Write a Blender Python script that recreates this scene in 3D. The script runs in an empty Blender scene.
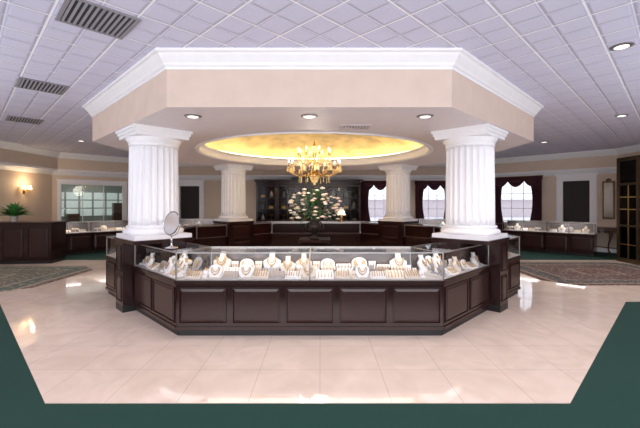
import bpy, bmesh, math, random
from math import sin, cos, pi, radians, sqrt, tan
from mathutils import Vector, Matrix
from mathutils.geometry import tessellate_polygon
random.seed(7)
scene = bpy.context.scene
COL = scene.collection

# ---------------------------------------------------------------- materials
def new_mat(name):
    m = bpy.data.materials.new(name); m.use_nodes = True
    nt = m.node_tree
    return m, nt, nt.nodes["Principled BSDF"]

def mat(name, c, rough=0.5, metal=0.0, var=0.0, vscale=8.0, emis=None, estr=0.0, bump=0.0, bscale=60.0):
    m, nt, b = new_mat(name)
    b.inputs["Base Color"].default_value = (*c, 1)
    b.inputs["Roughness"].default_value = rough
    b.inputs["Metallic"].default_value = metal
    if emis:
        b.inputs["Emission Color"].default_value = (*emis, 1)
        b.inputs["Emission Strength"].default_value = estr
    if var > 0 or bump > 0:
        tc = nt.nodes.new("ShaderNodeTexCoord")
    if var > 0:
        n = nt.nodes.new("ShaderNodeTexNoise"); n.inputs["Scale"].default_value = vscale; n.inputs["Detail"].default_value = 4
        r = nt.nodes.new("ShaderNodeValToRGB")
        r.color_ramp.elements[0].position = 0.3; r.color_ramp.elements[1].position = 0.7
        r.color_ramp.elements[0].color = (*[max(0, x*(1-var)) for x in c], 1)
        r.color_ramp.elements[1].color = (*[min(1, x*(1+var)) for x in c], 1)
        nt.links.new(tc.outputs["Object"], n.inputs["Vector"])
        nt.links.new(n.outputs["Fac"], r.inputs["Fac"]); nt.links.new(r.outputs["Color"], b.inputs["Base Color"])
    if bump > 0:
        n2 = nt.nodes.new("ShaderNodeTexNoise"); n2.inputs["Scale"].default_value = bscale
        bp = nt.nodes.new("ShaderNodeBump"); bp.inputs["Strength"].default_value = bump; bp.inputs["Distance"].default_value = 0.01
        nt.links.new(tc.outputs["Object"], n2.inputs["Vector"]); nt.links.new(n2.outputs["Fac"], bp.inputs["Height"])
        nt.links.new(bp.outputs["Normal"], b.inputs["Normal"])
    return m

def tile_mat(name, size, mortar, c1, c2, cm, rot, rough, noise_amt=0.0, nscale=3):
    m, nt, b = new_mat(name)
    tc = nt.nodes.new("ShaderNodeTexCoord"); mp = nt.nodes.new("ShaderNodeMapping")
    mp.inputs["Rotation"].default_value = (0, 0, radians(rot))
    br = nt.nodes.new("ShaderNodeTexBrick"); br.offset = 0; br.squash = 1
    br.inputs["Scale"].default_value = 1; br.inputs["Brick Width"].default_value = size; br.inputs["Row Height"].default_value = size
    br.inputs["Mortar Size"].default_value = mortar; br.inputs["Mortar Smooth"].default_value = 0.1
    br.inputs["Color1"].default_value = (*c1, 1); br.inputs["Color2"].default_value = (*c2, 1); br.inputs["Mortar"].default_value = (*cm, 1)
    nt.links.new(tc.outputs["Object"], mp.inputs["Vector"]); nt.links.new(mp.outputs["Vector"], br.inputs["Vector"])
    col = br.outputs["Color"]
    if noise_amt > 0:
        n = nt.nodes.new("ShaderNodeTexNoise"); n.inputs["Scale"].default_value = nscale; n.inputs["Detail"].default_value = 8; n.inputs["Distortion"].default_value = 2.2
        r = nt.nodes.new("ShaderNodeValToRGB"); r.color_ramp.elements[0].position = .35; r.color_ramp.elements[1].position = .7
        r.color_ramp.elements[0].color = (1-noise_amt, 1-noise_amt*1.15, 1-noise_amt*1.3, 1); r.color_ramp.elements[1].color = (1, 1, 1, 1)
        mx = nt.nodes.new("ShaderNodeMix"); mx.data_type = 'RGBA'; mx.blend_type = 'MULTIPLY'; mx.inputs[0].default_value = 1
        nt.links.new(tc.outputs["Object"], n.inputs["Vector"]); nt.links.new(n.outputs["Fac"], r.inputs["Fac"])
        nt.links.new(col, mx.inputs[6]); nt.links.new(r.outputs["Color"], mx.inputs[7]); col = mx.outputs[2]
    nt.links.new(col, b.inputs["Base Color"])
    b.inputs["Roughness"].default_value = rough
    return m

def ceiling_mat():
    """diagonal grid of scored tiles with pale bars between soft bevelled edges, their shade painted in"""
    m, nt, b = new_mat("ceiling_tiles"); N = nt.nodes; L = nt.links
    tc = N.new("ShaderNodeTexCoord"); mp = N.new("ShaderNodeMapping"); mp.inputs["Rotation"].default_value = (0, 0, radians(45))
    L.new(tc.outputs["Object"], mp.inputs["Vector"])
    def br(size, mort, sm):
        q = N.new("ShaderNodeTexBrick"); q.offset = 0; q.squash = 1; q.inputs["Scale"].default_value = 1
        q.inputs["Brick Width"].default_value = size; q.inputs["Row Height"].default_value = size; q.inputs["Mortar Size"].default_value = mort; q.inputs["Mortar Smooth"].default_value = sm
        L.new(mp.outputs["Vector"], q.inputs["Vector"]); return q
    n = N.new("ShaderNodeTexNoise"); n.inputs["Scale"].default_value = 60; n.inputs["Detail"].default_value = 2; L.new(tc.outputs["Object"], n.inputs["Vector"])
    r = N.new("ShaderNodeValToRGB"); r.color_ramp.elements[0].position = .3; r.color_ramp.elements[1].position = .7
    r.color_ramp.elements[0].color = (.655, .645, .81, 1); r.color_ramp.elements[1].color = (.70, .69, .86, 1); L.new(n.outputs["Fac"], r.inputs[0])  # lavender puts the bluish ambient light into the tile colour
    cur = r.outputs[0]; bev = br(.305, .040, 1)
    for q, c in ((bev, (.49, .475, .63, 1)), (br(.305, .007, .1), (.80, .79, .91, 1)), (br(.61, .011, .1), (.95, .94, 1, 1))):  # first, darker soft band paints the shade of the bevelled edges
        mx = N.new("ShaderNodeMix"); mx.data_type = 'RGBA'; L.new(q.outputs["Fac"], mx.inputs[0]); L.new(cur, mx.inputs[6]); mx.inputs[7].default_value = c; cur = mx.outputs[2]
    bp = N.new("ShaderNodeBump"); bp.inputs["Strength"].default_value = .4; bp.inputs["Distance"].default_value = .02; bp.invert = True
    L.new(bev.outputs["Fac"], bp.inputs["Height"]); L.new(bp.outputs["Normal"], b.inputs["Normal"])
    L.new(cur, b.inputs["Base Color"]); b.inputs["Roughness"].default_value = .85
    return m

def glass_mat(name, tint=(1, 1, 1), k=.85, base=.02):
    m = bpy.data.materials.new(name); m.use_nodes = True; nt = m.node_tree; L = nt.links
    nt.nodes.clear()
    out = nt.nodes.new("ShaderNodeOutputMaterial"); mx = nt.nodes.new("ShaderNodeMixShader")
    t = nt.nodes.new("ShaderNodeBsdfTransparent"); t.inputs["Color"].default_value = (*tint, 1)
    g = nt.nodes.new("ShaderNodeBsdfGlossy"); g.inputs["Roughness"].default_value = 0.02
    lw = nt.nodes.new("ShaderNodeLayerWeight"); lw.inputs["Blend"].default_value = .5
    p = nt.nodes.new("ShaderNodeMath"); p.operation = 'POWER'; L.new(lw.outputs["Facing"], p.inputs[0]); p.inputs[1].default_value = 5
    a = nt.nodes.new("ShaderNodeMath"); a.operation = 'MULTIPLY_ADD'; L.new(p.outputs[0], a.inputs[0]); a.inputs[1].default_value = k*.7; a.inputs[2].default_value = base
    L.new(a.outputs[0], mx.inputs[0]); L.new(t.outputs[0], mx.inputs[1]); L.new(g.outputs[0], mx.inputs[2])
    L.new(mx.outputs[0], out.inputs[0])
    return m

def emit_mat(name, c, s):
    m = bpy.data.materials.new(name); m.use_nodes = True; nt = m.node_tree
    b = nt.nodes["Principled BSDF"]; b.inputs["Base Color"].default_value = (*c, 1)
    b.inputs["Emission Color"].default_value = (*c, 1); b.inputs["Emission Strength"].default_value = s
    return m

def wood_mat(name, ca, cb, rough=0.25):
    m, nt, b = new_mat(name)
    tc = nt.nodes.new("ShaderNodeTexCoord"); mp = nt.nodes.new("ShaderNodeMapping"); mp.inputs["Scale"].default_value = (14, 14, 1.5)
    n = nt.nodes.new("ShaderNodeTexNoise"); n.inputs["Scale"].default_value = 2; n.inputs["Detail"].default_value = 5
    r = nt.nodes.new("ShaderNodeValToRGB"); r.color_ramp.elements[0].position = .3; r.color_ramp.elements[1].position = .75
    r.color_ramp.elements[0].color = (*ca, 1); r.color_ramp.elements[1].color = (*cb, 1)
    nt.links.new(tc.outputs["Object"], mp.inputs["Vector"]); nt.links.new(mp.outputs["Vector"], n.inputs["Vector"])
    nt.links.new(n.outputs["Fac"], r.inputs["Fac"]); nt.links.new(r.outputs["Color"], b.inputs["Base Color"])
    b.inputs["Roughness"].default_value = rough
    return m

def rug_mat(name, hx, hy, cols, dot, scale=15):
    m, nt, b = new_mat(name); N = nt.nodes; L = nt.links
    tc = N.new("ShaderNodeTexCoord"); sp = N.new("ShaderNodeSeparateXYZ"); L.new(tc.outputs["Object"], sp.inputs[0])
    def math_n(op, a, bb=None):
        n = N.new("ShaderNodeMath"); n.operation = op
        for i, v in enumerate((a, bb)):
            if v is None: continue
            if isinstance(v, (int, float)): n.inputs[i].default_value = v
            else: L.new(v, n.inputs[i])
        return n.outputs[0]
    ax = math_n('DIVIDE', math_n('ABSOLUTE', sp.outputs[0]), hx)
    ay = math_n('DIVIDE', math_n('ABSOLUTE', sp.outputs[1]), hy)
    d = math_n('MAXIMUM', ax, ay)
    r = N.new("ShaderNodeValToRGB"); r.color_ramp.interpolation = 'CONSTANT'
    while len(r.color_ramp.elements) < len(cols): r.color_ramp.elements.new(.5)
    for e, (p, c) in zip(r.color_ramp.elements, cols): e.position = p; e.color = (*c, 1)
    L.new(d, r.inputs[0])
    v = N.new("ShaderNodeTexVoronoi"); v.inputs["Scale"].default_value = scale; L.new(tc.outputs["Object"], v.inputs["Vector"])
    fac = math_n('LESS_THAN', v.outputs["Distance"], .38)
    mx = N.new("ShaderNodeMix"); mx.data_type = 'RGBA'; L.new(math_n('MULTIPLY', fac, .6), mx.inputs[0]); L.new(r.outputs[0], mx.inputs[6]); mx.inputs[7].default_value = (*dot, 1)
    L.new(mx.outputs[2], b.inputs["Base Color"]); b.inputs["Roughness"].default_value = .95
    return m

M = {}
M['marble'] = tile_mat("marble_tiles", .61, .0035, (.87, .705, .59), (.85, .68, .565), (.63, .50, .42), 0, .045, .12, 1.5)
M['marble'].node_tree.nodes["Principled BSDF"].inputs["IOR"].default_value = 1.8
M['carpet'] = mat("green_carpet", (.003, .040, .028), .95, var=.25, vscale=90, bump=.4, bscale=400)
M['ceil'] = ceiling_mat()
M['beige'] = mat("beige_paint", (.68, .54, .43), .6, var=.03, vscale=3)
M['taupe'] = mat("cream_taupe_paint", (.69, .55, .46), .6, var=.04, vscale=4)
M['underside'] = mat("pale_warm_soffit_paint", (.79, .72, .75), .55, var=.02)
M['white'] = mat("white_trim_paint", (.89, .88, .91), .4, var=.02)
M['col'] = mat("white_column_paint", (.90, .89, .91), .4, var=.01)
M['gold_dome'] = mat("gold_leaf_plaster", (.80, .62, .32), .5, var=.30, vscale=2.4)
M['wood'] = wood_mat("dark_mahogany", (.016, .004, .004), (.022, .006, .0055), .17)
M['wood_lit'] = wood_mat("mahogany_lit_edge", (.020, .005, .005), (.028, .007, .006), .24)  # lighter copy of the mahogany, painting light caught on raised edges
M['wood2'] = wood_mat("walnut", (.05, .02, .012), (.12, .05, .03), .3)
M['doorwood'] = wood_mat("dull_dark_door", (.012, .007, .006), (.022, .012, .010), .6)
M['black'] = mat("black_kickboard", (.008, .007, .008), .4, var=.1)
M['glass'] = glass_mat("case_glass")
M['darkglass'] = glass_mat("smoked_glass", (.30, .26, .24))
M['winglass'] = glass_mat("window_glass", (.95, .97, 1))
M['officeglass'] = glass_mat("office_window_glass", (.88, .93, .90), .9, .04)
M['metal'] = mat("brushed_steel_edge", (.50, .48, .47), .3, 1, var=.05)
M['chrome'] = mat("chrome", (.8, .8, .82), .08, 1, var=.02)
M['mirror'] = mat("mirror_glass", (.60, .60, .63), .12, 1, var=.01)
M['backdoor'] = mat("mirrored_sliding_door", (.34, .31, .31), .18, .7, var=.05)
M['gold'] = mat("polished_gold", (.52, .34, .13), .35, 1, var=.05)
M['brass'] = mat("antique_brass", (.58, .36, .12), .3, 1, var=.1)
M['bronze'] = mat("dark_bronze", (.10, .065, .035), .35, .8, var=.1)
M['deck'] = mat("grey_beige_case_liner", (.50, .46, .44), .8, var=.04)
M['velvet'] = mat("white_leatherette", (.84, .82, .81), .6, var=.04)
M['velvet2'] = mat("cream_suede", (.72, .64, .56), .8, var=.06)
M['grey'] = mat("grey_suede", (.34, .33, .35), .8, var=.06)
M['curtain'] = mat("burgundy_drapery", (.06, .012, .02), .8, var=.3, vscale=14)
M['leaf'] = mat("leaf_green", (.04, .12, .045), .5, var=.5, vscale=20)
M['leafb'] = mat("bright_leaf_green", (.06, .22, .05), .5, var=.4, vscale=20)
M['petal_w'] = mat("cream_petal", (.90, .86, .80), .6, var=.06)
M['petal_p'] = mat("pink_petal", (.84, .62, .63), .6, var=.1)
M['petal_y'] = mat("pale_yellow_petal", (.87, .76, .55), .6, var=.1)
M['crystal'] = mat("lit_amber_crystal", (.90, .64, .32), .06, .2, var=.3, vscale=30, emis=(1, .60, .25), estr=.22)  # weak emission paints the bulbs' light into the crystals
M['bulb'] = emit_mat("warm_bulb", (1, .82, .52), 7)
M['down'] = emit_mat("downlight_lens", (1, .96, .9), 1.4)
M['cove'] = emit_mat("cove_light", (1, .82, .50), 5)
M['shade'] = emit_mat("cream_lamp_shade", (1, .85, .62), 1.3)
M['vent'] = mat("grey_vent_metal", (.30, .28, .32), .6, .1, var=.05)
M['ventpale'] = mat("pale_vent_metal", (.60, .56, .60), .6, 0, var=.05)
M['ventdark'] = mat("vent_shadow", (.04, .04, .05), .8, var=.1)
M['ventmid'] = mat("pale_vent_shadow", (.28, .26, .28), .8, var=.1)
M['ground'] = mat("pale_pavement", (.70, .69, .72), .9, var=.1)
M['porcelain'] = mat("porcelain", (.6, .55, .48), .15, var=.1)
M['rug_warm'] = rug_mat("warm_oriental_rug", 1.9, 1.45, [(0, (.12, .06, .05)), (.22, (.27, .20, .15)), (.26, (.11, .06, .055)), (.66, (.28, .21, .16)), (.69, (.07, .065, .065)), (.88, (.26, .19, .14)), (.93, (.10, .05, .045))], (.32, .25, .19), 12)
M['rug_green'] = rug_mat("pale_oriental_rug", 1.9, 1.45, [(0, (.14, .12, .09)), (.22, (.30, .25, .19)), (.26, (.13, .12, .09)), (.66, (.31, .26, .20)), (.69, (.09, .11, .09)), (.88, (.30, .24, .18)), (.93, (.13, .09, .075))], (.36, .30, .23), 12)
M['urn'] = mat("bronze_urn", (.06, .045, .04), .3, .5, var=.3)
M['office'] = mat("office_wall_paint", (.32, .35, .34), .7, var=.04)

# ---------------------------------------------------------------- mesh builder
class MB:
    def __init__(s): s.v = []; s.f = []; s.sm = []
    def add(s, vs, fs, smooth=False):
        o = len(s.v); s.v += [tuple(v) for v in vs]; s.f += [tuple(i+o for i in f) for f in fs]; s.sm += [smooth]*len(fs); return s
    def prism(s, poly, z0, z1):
        n = len(poly)
        vs = [(x, y, z0) for x, y in poly]+[(x, y, z1) for x, y in poly]
        fs = [tuple(range(n-1, -1, -1)), tuple(range(n, 2*n))]+[(i, (i+1) % n, n+(i+1) % n, n+i) for i in range(n)]
        return s.add(vs, fs)
    def box(s, x0, x1, y0, y1, z0, z1):
        return s.prism([(x0, y0), (x1, y0), (x1, y1), (x0, y1)], z0, z1)
    def lathe(s, prof, seg=24, c=(0, 0, 0), smooth=True, rf=None):
        vs = []; fs = []; n = len(prof)
        for r, z in prof:
            for k in range(seg):
                a = 2*pi*k/seg; rr = r*(rf(a) if rf else 1)
                vs.append((c[0]+rr*cos(a), c[1]+rr*sin(a), c[2]+z))
        for i in range(n-1):
            for k in range(seg):
                k2 = (k+1) % seg
                fs.append((i*seg+k, i*seg+k2, (i+1)*seg+k2, (i+1)*seg+k))
        s.add(vs, fs, smooth)
        o = len(s.v)-len(vs)
        s.f.append(tuple(o+k for k in range(seg-1, -1, -1))); s.sm.append(False)
        s.f.append(tuple(o+(n-1)*seg+k for k in range(seg))); s.sm.append(False)
        return s
    def tube(s, path, r, sides=8, closed=False):
        P = [Vector(p) for p in path]; n = len(P); vs = []; fs = []
        up = Vector((0, 0, 1)); prev = None
        for i, p in enumerate(P):
            if closed: t = (P[(i+1) % n]-P[i-1])
            else: t = P[min(i+1, n-1)]-P[max(i-1, 0)]
            t.normalize()
            if prev is None:
                a = up if abs(t.dot(up)) < .9 else Vector((1, 0, 0)); u = t.cross(a).normalized()
            else:
                u = (prev-t*prev.dot(t)).normalized()
            prev = u; w = t.cross(u)
            rr = r[i] if isinstance(r, (list, tuple)) else r
            for k in range(sides):
                a = 2*pi*k/sides; vs.append(p+u*cos(a)*rr+w*sin(a)*rr)
        m = n if closed else n-1
        for i in range(m):
            j = (i+1) % n
            for k in range(sides):
                k2 = (k+1) % sides; fs.append((i*sides+k, i*sides+k2, j*sides+k2, j*sides+k))
        if not closed:
            fs.append(tuple(range(sides-1, -1, -1))); fs.append(tuple((n-1)*sides+k for k in range(sides)))
        return s.add(vs, fs, True)
    def sphere(s, c, r, seg=10, rings=6, sc=(1, 1, 1)):
        vs = [(c[0], c[1], c[2]-r*sc[2])]; fs = []
        for i in range(1, rings):
            a = -pi/2+pi*i/rings
            for k in range(seg):
                b = 2*pi*k/seg; vs.append((c[0]+r*sc[0]*cos(a)*cos(b), c[1]+r*sc[1]*cos(a)*sin(b), c[2]+r*sc[2]*sin(a)))
        vs.append((c[0], c[1], c[2]+r*sc[2]))
        for k in range(seg): fs.append((0, 1+(k+1) % seg, 1+k))
        for i in range(rings-2):
            for k in range(seg):
                k2 = (k+1) % seg; fs.append((1+i*seg+k, 1+i*seg+k2, 1+(i+1)*seg+k2, 1+(i+1)*seg+k))
        o = 1+(rings-2)*seg
        for k in range(seg): fs.append((o+k, o+(k+1) % seg, len(vs)-1))
        return s.add(vs, fs, True)
    def grid(s, fn, nu, nv, smooth=True):
        vs = [fn(i/nu, j/nv) for j in range(nv+1) for i in range(nu+1)]
        fs = [(j*(nu+1)+i, j*(nu+1)+i+1, (j+1)*(nu+1)+i+1, (j+1)*(nu+1)+i) for j in range(nv) for i in range(nu)]
        return s.add(vs, fs, smooth)
    def poly_holes(s, loops, z):
        vs = [Vector((x, y, 0)) for lp in loops for x, y in lp]
        tris = tessellate_polygon([[Vector((x, y, 0)) for x, y in lp] for lp in loops])
        return s.add([(v.x, v.y, z) for v in vs], tris)
    def sweep(s, path, prof, closed=True):
        n = len(path); P = [Vector(p) for p in path]; rows = []
        for i in range(n):
            d0 = (P[i]-P[i-1]).normalized() if (closed or i > 0) else None
            d1 = (P[(i+1) % n]-P[i]).normalized() if (closed or i < n-1) else None
            if d0 is None: d0 = d1
            if d1 is None: d1 = d0
            n0 = Vector((d0.y, -d0.x)); n1 = Vector((d1.y, -d1.x)); m = (n0+n1).normalized(); k = 1/max(.3, m.dot(n0))
            rows.append([(P[i].x+m.x*o*k, P[i].y+m.y*o*k, z) for o, z in prof])
        q = len(prof); vs = [v for r in rows for v in r]; fs = []
        for i in range(n if closed else n-1):
            j = (i+1) % n
            for a in range(q-1): fs.append((i*q+a, j*q+a, j*q+a+1, i*q+a+1))
        return s.add(vs, fs)
    def obj(s, name, material, parent=None, loc=None, rot=0, bevel=0, bevseg=2, recalc=True):
        me = bpy.data.meshes.new(name); me.from_pydata(s.v, [], s.f); me.validate()
        if len(me.polygons) == len(s.sm): me.polygons.foreach_set("use_smooth", s.sm)
        if recalc:
            bm = bmesh.new(); bm.from_mesh(me); bmesh.ops.recalc_face_normals(bm, faces=bm.faces); bm.to_mesh(me); bm.free()
        me.materials.append(material)
        o = bpy.data.objects.new(name, me); COL.objects.link(o)
        if loc is not None: o.location = loc
        o.rotation_euler[2] = rot
        if parent: o.parent = parent
        if bevel:
            b = o.modifiers.new("bevel", 'BEVEL'); b.width = bevel; b.segments = bevseg; b.limit_method = 'ANGLE'
        return o

def tag(o, label, cat, group=None):
    o["label"] = label; o["category"] = cat
    if group: o["group"] = group
    return o
def struct(o): o["kind"] = "structure"; return o
def stuff(o): o["kind"] = "stuff"; return o
def thing(name, label, cat, loc, rot=0, group=None):
    e = bpy.data.objects.new(name, None); e.empty_display_size = .1; COL.objects.link(e)
    e.location = loc; e.rotation_euler[2] = rot
    return tag(e, label, cat, group)
def clone(root, loc, rot=0, label=None, scale=None):
    r = root.copy(); COL.objects.link(r); r.location = loc; r.rotation_euler[2] = rot
    if scale: r.scale = (scale,)*3
    if label: r["label"] = label
    def rec(a, b):
        for ch in list(a.children):
            c = ch.copy(); COL.objects.link(c); c.parent = b; rec(ch, c)
    rec(root, r)
    return r
def W(loc, rot, p):
    return (loc[0]+p[0]*cos(rot)-p[1]*sin(rot), loc[1]+p[0]*sin(rot)+p[1]*cos(rot), loc[2]+p[2])

# ---------------------------------------------------------------- camera
cam = bpy.data.cameras.new("camera"); co = bpy.data.objects.new("camera", cam); COL.objects.link(co)
co.location = (0, 0, 1.70); co.rotation_euler = (radians(90), 0, 0)
cam.sensor_width = 36; cam.lens = 20.25; cam.shift_y = -11/640
scene.camera = co

CX, CY = -.13, 8.45
HC = 3.5; HS = 2.85
XL, XR = -9.6, 10.2
WP = [(XL, -3), (XL, 12.9), (-6.5, 16), (6.3, 16), (XR, 12.1), (XR, -3)]

def octa(ap, half):
    a = ap; h = half
    return [(CX+x, CY+y) for x, y in [(-h, -a), (h, -a), (a, -h), (a, h), (h, a), (-h, a), (-a, h), (-a, -h)]]

# ---------------------------------------------------------------- shell
struct(MB().poly_holes([[(XL-.3, -3), (XR+.3, -3), (XR+.3, 16.3), (XL-.3, 16.3)]], 0).obj("floor_carpet", M['carpet']))
mz = .006
g = octa(5.40, 2.25)
g[0] = (-2.33, g[0][1]); g[1] = (2.12, g[1][1])
marb = [g[0], g[1], g[2], (XR, g[2][1]), (XR, g[3][1]), g[3], g[4], g[5], g[6], (XL, g[6][1]), (XL, g[7][1]), g[7]]
struct(MB().prism(marb, .0005, mz).obj("floor", M['marble']))
OC = octa(4.13, 4.13*tan(radians(22.5)))
struct(MB().poly_holes([[(XL, -3), (XR, -3), (XR, 12.1), (6.3, 16), (-6.5, 16), (XL, 12.9)], OC], HC).obj("ceiling", M['ceil'], recalc=False))
circ = [(CX+2.6*cos(2*pi*k/64), CY+2.6*sin(2*pi*k/64)) for k in range(64)]
struct(MB().poly_holes([OC, circ], HS).obj("ceiling_soffit_underside", M['underside'], recalc=False))
struct(MB().sweep(OC, [(0, HS), (0, HC+.3)]).obj("ceiling_soffit_face", M['taupe']))
struct(MB().sweep(OC, [(0, 3.30), (.012, 3.30), (.018, 3.325), (.04, 3.345), (.05, 3.37), (.105, 3.435), (.12, 3.46), (.15, 3.47), (.15, HC+.0)]).obj("trim_1", M['white']))
prof = [(2.66, -.003), (2.655, -.022), (2.62, -.026), (2.58, -.018), (2.56, .0), (2.56, .03), (2.59, .05), (2.60, .12), (2.58, .14), (2.52, .16), (2.50, .18), (2.60, .19), (2.9, .2)]
def ring(mb, prof, seg=96, c=(CX, CY, HS)):
    vs = []; fs = []
    for r, z in prof:
        for k in range(seg):
            a = 2*pi*k/seg; vs.append((c[0]+r*cos(a), c[1]+r*sin(a), c[2]+z))
    for i in range(len(prof)-1):
        for k in range(seg):
            k2 = (k+1) % seg; fs.append((i*seg+k, i*seg+k2, (i+1)*seg+k2, (i+1)*seg+k))
    return mb.add(vs, fs, True)
struct(ring(MB(), prof).obj("trim_2", M['white'], recalc=False))
dprof = [(2.9, .2)]+[(2.9*cos(t), .2+.75*sin(t)) for t in [radians(a) for a in range(6, 90, 6)]]+[(.02, .95)]
struct(ring(MB(), dprof).obj("ceiling_dome", M['gold_dome'], recalc=False))
struct(ring(MB(), [(2.70, .205), (2.70, .235), (2.76, .235), (2.76, .205)]).obj("trim_3", M['cove']))

def wall(name, p0, L, rot, holes, material, H=HC, t=.15):
    us = sorted(set([0, L]+[h[0] for h in holes]+[h[1] for h in holes])); zs = sorted(set([0, H]+[h[2] for h in holes]+[h[3] for h in holes]))
    mb = MB()
    for i in range(len(us)-1):
        j = 0
        while j < len(zs)-1:
            u = (us[i]+us[i+1])/2
            def inh(k): z = (zs[k]+zs[k+1])/2; return any(h[0] < u < h[1] and h[2] < z < h[3] for h in holes)
            if inh(j): j += 1; continue
            k = j
            while k+1 < len(zs)-1 and not inh(k+1): k += 1
            mb.box(us[i], us[i+1], 0, t, zs[j], zs[k+1]); j = k+1
    return struct(mb.obj(name, material, loc=(p0[0], p0[1], 0), rot=rot))
R45 = radians(45)
LD = 3.1*sqrt(2); RD = 3.9*sqrt(2)
wall("wall_left", (XL, -3), 15.9, pi/2, [], M['beige'])
wall("wall_back_left", (XL, 12.9), LD, R45, [(.25, 2.35, .95, 2.42)], M['beige'])
wall("wall_back", (-6.5, 16), 12.8, 0, [(.3, 1.15, 0, 2.45), (8.55, 9.75, .86, 2.6), (10.95, 12.1, .86, 2.6)], M['beige'])
wall("wall_back_right", (6.3, 16), RD, -R45, [(1.6, 2.9, .9, 2.67), (3.8, 4.6, 0, 2.5)], M['beige'])
wall("wall_right", (XR, 12.1), 15.1, -pi/2, [], M['beige'])
struct(MB().sweep(WP, [(0, HS), (.28, HS), (.28, HC)], False).obj("wall_bulkhead", M['beige']))
struct(MB().sweep(WP, [(.28, HC-.2), (.30, HC-.18), (.33, HC-.15), (.40, HC-.06), (.43, HC-.04), (.43, HC-.001)], False).obj("trim_4", M['white']))
struct(MB().sweep(WP, [(.28, HS+.06), (.30, HS+.05), (.30, HS-.005), (.26, HS-.005), (.0, HS-.005)], False).obj("trim_5", M['white']))
struct(MB().sweep(WP, [(.0, HS-.14), (.03, HS-.12), (.09, HS-.03), (.09, HS-.006)], False).obj("trim_6", M['white']))
def baseboard(name, p0, rot, spans):
    mb = MB()
    for a, b in spans: mb.box(a, b, -.02, 0, 0, .13); mb.box(a, b, -.028, 0, 0, .03)
    struct(mb.obj(name, M['white'], loc=(p0[0], p0[1], 0), rot=rot))
baseboard("baseboard_left", (XL, -3), pi/2, [(0, 15.8)])
baseboard("baseboard_back_left", (XL, 12.9), R45, [(.05, LD-.05)])
baseboard("baseboard_back", (-6.5, 16), 0, [(.03, .09), (1.36, 12.77)])
baseboard("baseboard_back_right", (6.3, 16), -R45, [(.03, 3.59), (4.81, RD-.05)])
baseboard("baseboard_right", (XR, 12.1), -pi/2, [(.05, 15.1)])
struct(MB().box(-60, 60, 17.2, 70, -.3, -.02).obj("ground", M['ground']))
struct(MB().box(-60, 60, -60, -3.05, -.3, -.02).obj("ground_entrance", M['ground']))
nb_ = thing("neighbouring_building", "low pale brick building across the parking area", "building", (12, 44, -.02))
MB().box(-34, 24, 0, 6, 0, 2.1).obj("walls", mat("pale_brick", (.62, .54, .55), .9, var=.12), nb_)
MB().box(-34.4, 24.4, -.4, 6.4, 2.1, 2.3).obj("roof_edge", M['white'], nb_)

# ---------------------------------------------------------------- windows / doors
def window(idx, p0, rot, u0, u1, z0, z1, cols, rows, gm='winglass'):
    c = W((p0[0], p0[1], 0), rot, ((u0+u1)/2, 0, 0)); w = u1-u0
    e = bpy.data.objects.new("window_%d" % idx, None); COL.objects.link(e); e.location = c; e.rotation_euler[2] = rot; struct(e)
    mb = MB(); h = w/2; cw = .1
    mb.box(-h-cw, -h, -.03, .0, z0-.02, z1+cw); mb.box(h, h+cw, -.03, 0, z0-.02, z1+cw); mb.box(-h, h, -.03, 0, z1, z1+cw)
    mb.box(-h-cw-.03, h+cw+.03, -.05, 0, z1+cw, z1+cw+.05); mb.box(-h-cw-.04, h+cw+.04, -.09, 0, z0-.06, z0-.02)
    mb.box(-h-cw, h+cw, -.025, 0, z0-.15, z0-.06)
    mb.obj("casing", M['white'], e)
    f = MB(); t = .035; q = .011
    f.box(-h, -h+t, .05, .09, z0, z1); f.box(h-t, h, .05, .09, z0, z1); f.box(-h+t, h-t, .05, .09, z1-t, z1); f.box(-h+t, h-t, .05, .09, z0, z0+t)
    for i in range(1, cols):
        x = -h+w*i/cols; f.box(x-q, x+q, .055, .085, z0+t, z1-t)
    for j in range(1, rows):
        z = z0+(z1-z0)*j/rows; f.box(-h+t, h-t, .056, .084, z-q, z+q)
    f.obj("sash", M['white'], e)
    MB().box(-h+t, h-t, .068, .073, z0+t, z1-t).obj("pane", M[gm], e)
    return c
wl = window(1, (XL, 12.9), R45, .25, 2.35, .95, 2.42, 3, 1, 'officeglass')
w2 = window(2, (-6.5, 16), 0, 8.55, 9.75, .86, 2.6, 3, 3)
w3 = window(3, (-6.5, 16), 0, 10.95, 12.1, .86, 2.6, 3, 3)
w4 = window(4, (6.3, 16), -R45, 1.6, 2.9, .9, 2.67, 3, 3)
def door(idx, p0, rot, u0, u1, z1):
    c = W((p0[0], p0[1], 0), rot, ((u0+u1)/2, 0, 0)); h = (u1-u0)/2; cw = .20
    e = bpy.data.objects.new("door_%d" % idx, None); COL.objects.link(e); e.location = c; e.rotation_euler[2] = rot; struct(e)
    mb = MB(); mb.box(-h-cw, -h, -.05, 0, 0, z1+cw); mb.box(h, h+cw, -.05, 0, 0, z1+cw); mb.box(-h, h, -.05, 0, z1, z1+cw)
    mb.box(-h-cw-.04, h+cw+.04, -.09, 0, z1+cw, z1+cw+.07)
    mb.obj("casing", M['white'], e)
    d = MB(); d.box(-h, h, .06, .10, .01, z1)
    for (a, b, zz0, zz1) in [(-h+.09, -.04, .2, .95), (.04, h-.09, .2, .95), (-h+.09, -.04, 1.1, z1-.15), (.04, h-.09, 1.1, z1-.15)]:
        d.box(a, b, .045, .06, zz0, zz1)
    d.obj("door_leaf", M['doorwood'], e)
    MB().sphere((h-.07, .02, 1.0), .03).obj("knob", M['brass'], e)
door(1, (-6.5, 16), 0, .3, 1.15, 2.45)
door(2, (6.3, 16), -R45, 3.8, 4.6, 2.5)

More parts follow.
